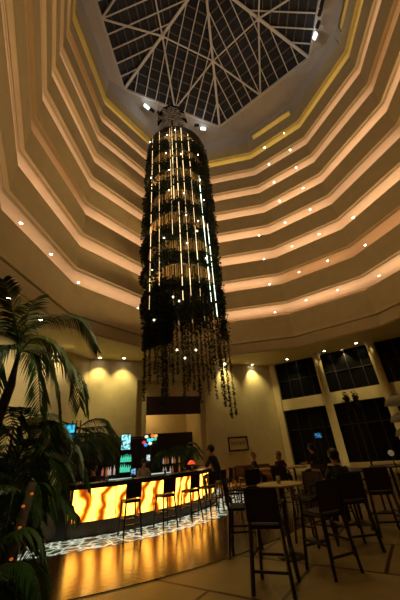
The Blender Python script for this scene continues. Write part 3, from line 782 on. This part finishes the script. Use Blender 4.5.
# back bar inside the ring: bottle shelves, their light put into the glass as emission
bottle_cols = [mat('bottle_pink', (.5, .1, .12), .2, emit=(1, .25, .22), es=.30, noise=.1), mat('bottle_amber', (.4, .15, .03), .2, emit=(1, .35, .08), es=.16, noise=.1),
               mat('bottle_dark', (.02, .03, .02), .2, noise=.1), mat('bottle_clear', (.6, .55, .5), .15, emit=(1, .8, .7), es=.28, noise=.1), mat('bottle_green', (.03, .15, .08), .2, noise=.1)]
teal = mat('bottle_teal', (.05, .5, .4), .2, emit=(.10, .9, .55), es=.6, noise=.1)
capm = mat('bottle_cap', (.3, .25, .1), .3, metal=.5, noise=.1)
bottle_p = {}
def bottle(p, m, label, group, s=1):
    if m.name not in bottle_p:
        r = empty('bottle'); r['category'] = 'bottle'
        MB().lathe((0, 0, 0), [(.036, 0), (.038, .02), (.038, .17), (.014, .22), (.013, .28)], 14).build('glass_body', m, r, True)
        MB().lathe((0, 0, .28), [(.015, 0), (.015, .025)], 12).build('cap', capm, r, True)
        bottle_p[m.name] = r; o = r
    else: o = copy_tree(bottle_p[m.name])
    o.location = p; o['label'] = label; o['group'] = group; o.scale = (1, 1, s); return o
def backbar(pxa, pxb, D, name, label, blab, mats_, nb, levels=(.90, 1.26), group='bottles'):
    a = bp_(pxa, 490, D); b = bp_(pxb, 490, D); d = (b-a); L = d.length; c = (a+b)/2; rz = math.atan2(d.y, d.x)
    r = empty(name, c, rz); tag(r, label, 'shelf')
    MB().box((0, .1, .42), (L, .5, .84), bev=.01).build('cabinet', wood, r)
    for q, z in enumerate(levels): MB().box((0, .05+.12*q, z-.015), (L, .16, .03)).build('shelf', wood, r)
    for sx in (-1, 1): MB().box((sx*(L/2-.02), .15, levels[-1]/2), (.04, .3, levels[-1])).build('side_panel', wood, r)
    R_ = Matrix.Rotation(rz, 4, 'Z'); i = 0
    for q, z in enumerate(levels):
        for j in range(nb):
            u = -L/2+L*(j+.5)/nb
            if abs(u) > L/2-.06: continue
            p = c+(R_@Vector((u, .05+.12*q, 0))); p.z = z
            m_ = mats_[random.randrange(len(mats_))]
            bottle(p, m_, '%s bottle on the %s shelf %s, %s from the left' % (m_.name.replace('bottle_', ''), 'lower' if q == 0 else 'upper', blab, ORD[j] if j < 12 else 'farther'), group, random.uniform(.85, 1.1)); i += 1
backbar(66, 88, 12.2, 'bottle_shelf', 'stepped bottle shelf behind the bar left of the dark bartender', 'left of the dark bartender', bottle_cols, 9, group='bottles left of the bartender')
backbar(98, 116, 12.4, 'bottle_shelf', 'stepped bottle shelf right of the dark bartender', 'right of the dark bartender', bottle_cols, 9, group='bottles right of the bartender')
backbar(116.5, 132, 14.2, 'bottle_shelf', 'tall shelf of teal-lit bottles below the wall screen', 'below the wall screen', [teal], 8, (1.26, 1.63), 'teal bottles under the screen')
backbar(160, 186, 15.5, 'bottle_shelf', 'dark shelf of bottles behind the bar under the lit recess', 'under the lit recess', [bottle_cols[2], bottle_cols[2], bottle_cols[1], bottle_cols[3]], 11, (1.05, 1.42), 'bottles under the lit recess')
light('POINT', bp_(118, 480, 12.2)+Vector((0, 0, 1.9)), 4, (1, .6, .5), 'bar_light', radius=.1)
# steel ice well, its glint put in as a glowing strip
for px, D, lab in ((121, 11.8, 'glinting steel ice well behind the middle of the bar'), (160, 13.4, 'bright steel sink behind the bar right of the pale bartender')):
    p = bp_(px, 480, D); sk_ = empty('ice_well', p, .35); tag(sk_, lab, 'sink')
    MB().box((0, 0, .45), (.9, .5, .9), bev=.02).build('cabinet', steel, sk_)
    MB().box((0, 0, 1.02), (.95, .5, .24), bev=.02).build('basin', steel, sk_)
    MB().box((0, -.05, 1.15), (.80, .32, .02)).build('glint_strip', mat('well_glint', (.7, .9, .9), .4, emit=(.55, .85, .8), es=.75, noise=.1), sk_)
def screen(px0, py0, px1, py1, D, col, es, name, label, stand=0, cat='screen'):
    a = at_d(px0, py1, D); b = at_d(px1, py1, D); t_ = at_d(px0, py0, D); w = (Vector((b.x, b.y))-Vector((a.x, a.y))).length; h = t_.z-a.z
    c = (a+b)/2; d = b-a; r = empty(name, (c.x, c.y, a.z), math.atan2(d.y, d.x)); tag(r, label, cat)
    MB().box((0, .04, h/2), (w+.08, .06, h+.08), bev=.01).build('casing', blackm, r)
    m = bpy.data.materials.new('screen_picture'); m.use_nodes = True; nt = m.node_tree; bs = nt.nodes['Principled BSDF']
    tc = nt.nodes.new('ShaderNodeTexCoord'); n = nt.nodes.new('ShaderNodeTexNoise'); n.inputs['Scale'].default_value = 3/max(w, .2); nt.links.new(tc.outputs['Object'], n.inputs['Vector'])
    rp = nt.nodes.new('ShaderNodeValToRGB'); rp.color_ramp.elements[0].color = (*[c_*.15 for c_ in col], 1); rp.color_ramp.elements[1].color = (*[min(1, c_*1.3) for c_ in col], 1)
    rp.color_ramp.elements[0].position = .40; rp.color_ramp.elements[1].position = .56
    nt.links.new(n.outputs['Fac'], rp.inputs['Fac']); nt.links.new(rp.outputs['Color'], bs.inputs['Emission Color']); bs.inputs['Emission Strength'].default_value = es
    bs.inputs['Base Color'].default_value = (.02, .02, .02, 1)
    MB().box((0, .005, h/2), (w, .01, h)).build('display', m, r)
    if stand: MB().box((0, .08, -a.z/2 if stand == 2 else -.1), (.06, .06, a.z if stand == 2 else .2)).build('stand', blackm, r)
    return r
screen(121, 435, 130, 450, 16.6, (.30, .75, 1), 1.3, 'television', 'upright bright blue screen hanging below the landing railing', 2)
screen(61, 425, 73, 442, 11, (.05, .55, .95), 1.0, 'television', 'blue and teal screen glowing behind the palm fronds', 2)
screen(146.5, 455, 150, 461, 13.8, (.6, .8, 1), 1.0, 'monitor_and_reflection', 'tiny pale blue till screen behind the bar beside the pale bartender', 2)
screen(131, 469, 135.5, 475, 12.2, (.2, .5, 1), .9, 'monitor_and_reflection', 'tiny deep blue till screen low behind the bar', 2)
screen(315.5, 433.5, 322, 438, 25.0, (.05, .35, .75), .5, 'monitor_and_reflection', 'small dim blue glow reflected in the window left of the first column', 2)  # window reflection put in as a glowing panel
# coloured lamp cluster
p = at_d(151, 440, 17); cl = empty('coloured_lamp', (p.x, p.y, 0)); tag(cl, 'lamp of coloured glass panels glowing teal, red and white behind the bar', 'lamp')
MB().tube([(0, 0, 0), (0, 0, p.z-.25)], .04, 10).build('stand', blackm, cl)
MB().lathe((0, 0, 0), [(.2, 0), (.2, .04), (.05, .06)], 16).build('base', blackm, cl)
for (dx, dz, c_) in ((-.22, .17, (1, .9, .7)), (.1, .2, (1, .2, .05)), (.28, .18, (1, .5, .1)), (-.1, .0, (.1, .9, .9)), (.08, .02, (.1, .8, .8)), (-.35, -.1, (.8, .05, .1)), (-.02, -.16, (.9, 1, .8)), (.24, .03, (.1, .5, .3)), (-.25, -.22, (.05, .3, .8))):
    MB().ball((dx, -.12, p.z+dz), .10, 10, 8, (1, .5, .8)).build('glass_panel', mat('lamp_glass_%d' % int(dx*100+dz*1000+500), c_, .3, emit=c_, es=1.0, noise=.05), cl)
MB().box((0, 0, p.z), (.75, .1, .55), bev=.03).build('housing', blackm, cl)

# landing with railing and stair beside the recess
st = empty('staircase', bp_(127, 470, 18.0), math.radians(24)); tag(st, 'dark staircase and landing with baluster railing behind the bar', 'staircase')
MB().box((.1, .6, 1.55), (2.4, 1.4, .3)).build('landing', wood, st)
MB().box((-.9, 1.4, 1.4), (5.0, .15, 2.8)).build('landing_wall', wood, st)
rail = MB(); rail.box((.1, 0, 2.78), (2.4, .08, .07)); rail.build('handrail', wood, st)
for i in range(13): MB().box((-1.05+i*.19, 0, 2.22), (.03, .03, 1.1)).build('baluster', wood, st)
s2 = MB()
for i in range(9): s2.box((-1.25-.28*i, .6, 1.62+.09*i), (.30, 1.2, .12))
s2.build('flight', wood, st)
MB().bar((-1.1, 0, 2.80), (-3.6, 0, 3.75), .08, .07).build('handrail', wood, st)
for i in range(12): z = 1.72+.075*i; MB().box((-1.25-.2*i, 0, z+.55), (.03, .03, 1.1)).build('baluster', wood, st)
# dark plants standing in the lit recess
for i, (px, D, h, lab) in enumerate(((168, 20.5, 2.6, 'dark leafy plant at the left of the lit recess'), (184, 20.0, 3.0, 'dark leafy plant at the right of the lit recess'))):
    o = bp_(px, 480, D); pp = empty('potted_plant', o); tag(pp, lab, 'plant', 'plants in front of the lit recess')
    MB().lathe((0, 0, 0), [(.25, 0), (.35, .5), (.30, .5), (.28, .42)], 20).build('pot', blackm, pp, True)
    MB().tube([(0, 0, .4), (0, 0, h*.6)], .04).build('stem', bark, pp)
    for j in range(14):
        a = 2*PI*j/14+.3*i; hh = Vector((math.cos(a), math.sin(a), 0)); c0 = Vector((0, 0, h*random.uniform(.4, .65)))
        frond([c0, c0+hh*.4+Vector((0, 0, .4)), c0+hh*.8+Vector((0, 0, .35)), c0+hh*1.2+Vector((0, 0, -.1))], None, n=18, L=.4, w=.05, seed=j+i*50).build('frond', leafd, pp)

# framed picture on the back wall
pc_ = wallpt(4.8); pr = empty('picture_frame', (*(pc_-nn*.04), CZ+.08), math.atan2((B-A).y, (B-A).x)); tag(pr, 'wide framed picture on the cream back wall right of the seated man', 'picture')
fr = MB()
for z in (0, .92): fr.box((0, -.03, z), (1.75, .06, .10))
for x in (-.83, .83): fr.box((x, -.03, .46), (.10, .06, .92))
fr.build('frame', wood, pr)
MB().box((0, -.012, .46), (1.6, .02, .86)).build('mat_board', mat('cream_mount', (.6, .5, .3), .7, noise=.1), pr)
pt = MB()
for i in range(7): pt.box((-.56+i*.19, -.026, .48), (.10, .01, .26))
pt.build('print', mat('faded_print', (.35, .22, .10), .7, noise=.3, nscale=9), pr)

# ------------------------------------------------------------------ tables, chairs and guests on the right
def round_table(loc, label, r=.44, h=1.1, top=tabletop, group='high round tables'):
    t_ = empty('bar_table', loc); tag(t_, label, 'table', group)
    MB().lathe((0, 0, h-.035), [(r-.02, 0), (r, .01), (r, .028), (r-.012, .035)], 48).build('table_top', top, t_, True)
    MB().tube([(0, 0, .03), (0, 0, h-.03)], .035, 14).build('pedestal', blackm, t_, True)
    MB().lathe((0, 0, 0), [(.24, 0), (.24, .015), (.05, .04), (.04, .06)], 28).build('base', blackm, t_, True)
    return t_
T1 = Vector((1.27, 6.62, 0))
round_table(T1, 'pale round bar table with a glass on it, nearest the camera')
glass_at((T1.x-.02, T1.y-.08, 1.1), 'clear glass standing on the nearest pale round table', 'glasses on tables')
chairp = stool('high_chair', '', seat_z=.76, w=.50, back_h=.42, cat='high chair', legw=.042, gap=.02)
for sx in (-1, 1):
    ar = MB(); ar.box((sx*.262, -.02, .98), (.045, .46, .035), bev=.008); ar.bar((sx*.262, .17, .74), (sx*.262, .17, .97), .035); ar.build('armrest', wood, chairp)
HC = [(.76, 5.38, -.35, 'dark high-back chair nearest the camera, left of two in front of the pale table'),
      (1.72, 5.82, .45, 'dark high chair right of the nearest one, in front of the pale table'),
      (.50, 6.95, -1.75, 'dark high chair at the left side of the pale round table'),
      (1.95, 7.35, 2.2, 'dark high chair behind the right of the pale round table'),
      (2.55, 6.75, .1, 'large dark high chair in the middle of the right hand tables'),
      (3.55, 7.55, -.2, 'dark high chair near the right edge with splayed legs'),
      (2.85, 8.4, -1.4, 'dark high chair at the left of the second high table'),
      (4.6, 7.9, .7, 'dark high chair at the right frame edge'),
      (1.1, 10.4, .3, 'dark high chair behind the pale table, near the sofa'),
      (2.2, 10.9, -.4, 'dark high chair in front of the long pale table edge'),
      (3.1, 10.2, 2.4, 'dark high chair beside the two seated guests')]
for i, (x, y, a, lab) in enumerate(HC):
    o = chairp if i == 0 else copy_tree(chairp); place(o, x, y, a, lab, 'high chairs around the tables')
darktop = mat('dark_table_top', (.05, .03, .02), .3, noise=.2)
round_table((3.45, 8.55, 0), 'dark high table at the right with a small white light on it', r=.5, top=darktop)
round_table((4.75, 9.0, 0), 'dark high table at the right frame edge', r=.5, top=darktop)
round_table((2.85, 11.7, 0), 'high table with a pale edge before the seated guests', r=.45, top=mat('worn_table_top', (.45, .30, .16), .3, noise=.2))
round_table((1.70, 11.9, 0), 'high table beside the brown haired guest, its edge catching light', r=.5, top=MATS['worn_table_top'])
cd = empty('candle_glass', (3.30, 8.45, 1.1)); tag(cd, 'small glowing white candle glass on the dark high table', 'candle')
MB().lathe((0, 0, 0), [(.03, 0), (.035, .09), (.03, .09), (.027, .01)], 14).build('cup', glassm, cd, True)
MB().ball((0, 0, .06), .022, 8, 6, (1, 1, 1.6)).build('flame', mat('candle_flame', (1, 1, 1), .5, emit=(.8, .9, 1), es=6, noise=.05), cd)
person('guest with brown hair and a dark top seated by the cream corner post', (1.55, 12.9, 0), -1.9, greens, jean, hairbr, 'sit', .72, 1.0, long_hair=False)
person('guest in a maroon top seated left of the pair by the windows', (2.55, 12.7, 0), -2.6, maroon, jean, hairbr, 'sit', .72, .98, long_hair=True)
person('dark haired guest seated with back partly turned, right of the pair', (3.80, 12.1, 0), .9, navy, jean, hairb, 'sit', .78, 1.05)
person('guest in black seated in the large chair in the middle of the right hand tables', (2.55, 6.8, 0), .1, navy, jean, hairb, 'sit', .74, .98)
for (x, y, a, lab) in ((1.55, 12.9, -1.9, 'dark high chair under the brown haired guest'), (2.55, 12.7, -2.6, 'dark high chair under the guest in maroon'), (3.80, 12.1, .9, 'dark high chair under the dark haired guest')):
    o = copy_tree(chairp); place(o, x, y, a, lab, 'high chairs around the tables'); o.scale = (1, 1, .95)
# lounge seating by the back wall
def armchair(px, D, rz, label, w=1.0):
    o = bp_(px, 470, D); r = empty('armchair' if w < 1.3 else 'sofa', o, rz); tag(r, label, 'armchair' if w < 1.3 else 'sofa', 'lounge seats by the back wall')
    MB().box((0, 0, .25), (w, .8, .34), bev=.04).build('seat', sofam, r)
    MB().box((0, .38, .52), (w, .2, .95), bev=.05).build('backrest', sofam, r)
    for sx in (-1, 1): MB().box((sx*(w/2-.06), 0, .36), (.16, .85, .56), bev=.04).build('armrest', sofam, r)
    for sx in (-1, 1):
        for sy in (-1, 1): MB().box((sx*(w/2-.08), sy*.34, .04), (.06, .06, .09)).build('leg', wood, r)
armchair(240, 17.0, .2, 'brown armchair under the framed picture', 1.15)
armchair(253, 18.2, -.1, 'brown sofa between the picture and the windows', 1.9)
armchair(266, 15.5, -.5, 'brown armchair behind the pale round table', 1.0)
ct = empty('coffee_table', bp_(238, 476, 14.5)); tag(ct, 'low pale coffee table in front of the brown armchair', 'table')
MB().box((0, 0, .46), (1.1, .6, .05), bev=.01).build('table_top', tabletop, ct)
for sx in (-1, 1):
    for sy in (-1, 1): MB().box((sx*.48, sy*.24, .22), (.06, .06, .44)).build('leg', wood, ct)
# tall arrangement and globe lamp at right
vs_ = bp_(373, 470, 10.5); fl = empty('flower_stand', vs_); tag(fl, 'tall slender stand with drooping dark blooms against the transom', 'flower stand')
tipp = at_d(372, 392, 10.5).z
MB().tube([(0, 0, 0), (.02, 0, tipp*.6), (0, 0, tipp-.35)], .03, 10).build('stem', blackm, fl)
MB().lathe((0, 0, 0), [(.18, 0), (.18, .03), (.04, .06)], 18).build('base', blackm, fl)
for sx in (-1, 1):
    fb = MB(); leaves(fb, 220, lambda: (sx*.15+rnd.gauss(0, .03), rnd.gauss(0, .04), tipp-.15+rnd.gauss(0, .11)), .08, rnd); fb.build('bloom_cluster', mat('dark_bloom', (.06, .03, .02), .7, noise=.4), fl)
gp = at_d(391, 453, 9.6); gls = empty('globe_lamp', (gp.x, gp.y, 0)); tag(gls, 'small dim globe lamp on a thin pole near the right edge', 'lamp')
MB().tube([(0, 0, 0), (0, 0, gp.z-.06)], .015, 8).build('pole', blackm, gls)
MB().lathe((0, 0, 0), [(.14, 0), (.14, .02), (.03, .04)], 16).build('base', blackm, gls)
MB().ball((0, 0, gp.z), .07, 14, 10).build('globe', mat('dim_globe', (.2, .17, .1), .4, emit=(1, .7, .35), es=.12, noise=.1), gls, True)
la = at_d(399, 428, 7.6); pl_ = empty('shaded_lamp', (la.x+.26, la.y, 0)); tag(pl_, 'standing lamp with tiered cream shades cut by the right frame edge', 'lamp')
MB().tube([(0, 0, 0), (0, 0, la.z+.5)], .02, 10).build('pole', blackm, pl_)
MB().lathe((0, 0, 0), [(.18, 0), (.18, .02), (.03, .05)], 18).build('base', blackm, pl_)
cs = mat('cream_shade', (.12, .09, .03), .6, emit=(1, .7, .25), es=.02, noise=.1)
for dz in (.45, .12, -.15): MB().lathe((0, 0, la.z+dz), [(.34, 0), (.30, .10), (.18, .17), (.16, .17), (.28, .09), (.32, .0)], 28).build('shade', cs, pl_, True)

for u in cols:
    q = wp(u, zs-.12, -1.25); light('SPOT', q, 170, (1, .76, .28), 'downlight_and_fill', spot=1.2, blend=.9, radius=.05, target=wp(u, 3.5, -.5))  # added spots without fixtures, brightening the columns
light('SPOT', (-8.6, 14.2, zs-.1), 420, (1, .78, .40), 'downlight_and_fill', spot=1.9, blend=.9, radius=.08, target=(-11.6, 14.8, 4))  # added wash on the left wall, no fixture here
light('SPOT', (-9.5, 17.8, zs-.1), 420, (1, .78, .40), 'downlight_and_fill', spot=1.9, blend=.9, radius=.08, target=(-10.6, 18.5, 4))  # second added wash, farther along the left side
light('SPOT', (.2, 4.2, zs-.1), 330, (1, .86, .50), 'downlight_and_fill', spot=.9, blend=.9, radius=.08, target=(-1.7, 4.8, 3.2))  # added fill on the tall palm, no lamp above it
# floodlights and vents under the skylight
def band_pt(px, py, h=CZ+36.4): return at_z(px, py, h)
ctr3 = Vector((cc.x, cc.y, CZ+20))
def fixture(px, py, name, label, m, w, h, cat, group):
    p = band_pt(px, py); d = (Vector((cc.x, cc.y))-Vector((p.x, p.y))).normalized(); p = p+Vector((d.x, d.y, -.45))*.6
    r = empty(name, p, math.atan2(d.y, d.x)+PI/2); tag(r, label, cat, group)
    MB().box((0, .12, 0), (w+.1, .24, h+.1), bev=.02).build('housing', blackm if m is not coolm else white_st, r)
    MB().box((0, -.03, -.1), (w, .08, h*.8), rx=.5).build('lens' if m is coolm else 'grille', m, r)
    return r
fixture(143.5, 109.5, 'floodlight', 'bright white floodlight under the skylight left of the tower top', coolm, .62, .42, 'floodlight', 'white floodlights under the skylight')
fixture(202.5, 132, 'floodlight', 'bright white floodlight under the skylight right of the tower top', coolm, .62, .42, 'floodlight', 'white floodlights under the skylight')
fixture(320, 36, 'floodlight', 'bright white floodlight under the skylight at the upper right', coolm, .5, .62, 'floodlight', 'white floodlights under the skylight')
for px, py, lab in ((150, 112.5, 'nearer the left floodlight'), (157.5, 115.5, 'nearer the tower palm'), (196, 128, 'beside the right floodlight'), (322, 24, 'just above the upper right floodlight'), (324.5, 11, 'second above the upper right floodlight'), (326.5, 2, 'highest, cut by the top edge')):
    fixture(px, py, 'air_vent', 'dark slotted vent under the skylight, '+lab, blackm, .5, .25, 'vent', 'dark vents under the skylight')

for px, py in ((142.5, 108), (202.5, 132), (320, 36)):
    q = at_z(px, py, CZ+35.2); d = (Vector((cc.x, cc.y))-Vector((q.x, q.y))).normalized()
    light('POINT', q+Vector((d.x, d.y, 0))*1.6, 32, (1, .92, .80), 'floodlight_and_fill', radius=.3)
light('POINT', (3, 9, CZ+33), 85, (.94, .96, 1), 'floodlight_and_fill', radius=.5)  # fill added to brighten the skylight steel, no floodlight hangs here
# ------------------------------------------------------------------ general light
light('AREA', (3.5, 6, CZ+6.6), 170, (1, .72, .36), 'lobby_fill', rot=(PI, 0, 0), size=5)            # added fill with no lamp, up into the well from the lobby
for x, y, pw in ((4.0, 4.0, 35), (1.4, 6.7, 190), (7.5, 9.5, 50), (.2, 3.5, 130)):
    light('SPOT', (x, y, zs-.1), pw, (1, .72, .26), 'downlight_and_fill', spot=1.3, blend=.9, radius=.1, target=(x, y, 0))  # spots added without fixtures to brighten the near table and floor
w = bpy.data.worlds.new('night_sky'); S.world = w; w.use_nodes = True
w.node_tree.nodes['Background'].inputs[0].default_value = (.012, .014, .022, 1); w.node_tree.nodes['Background'].inputs[1].default_value = 1
S.view_settings.view_transform = 'Standard'; S.view_settings.look = 'None'; S.view_settings.exposure = 0; S.view_settings.gamma = 1; S.view_settings.use_curve_mapping = False
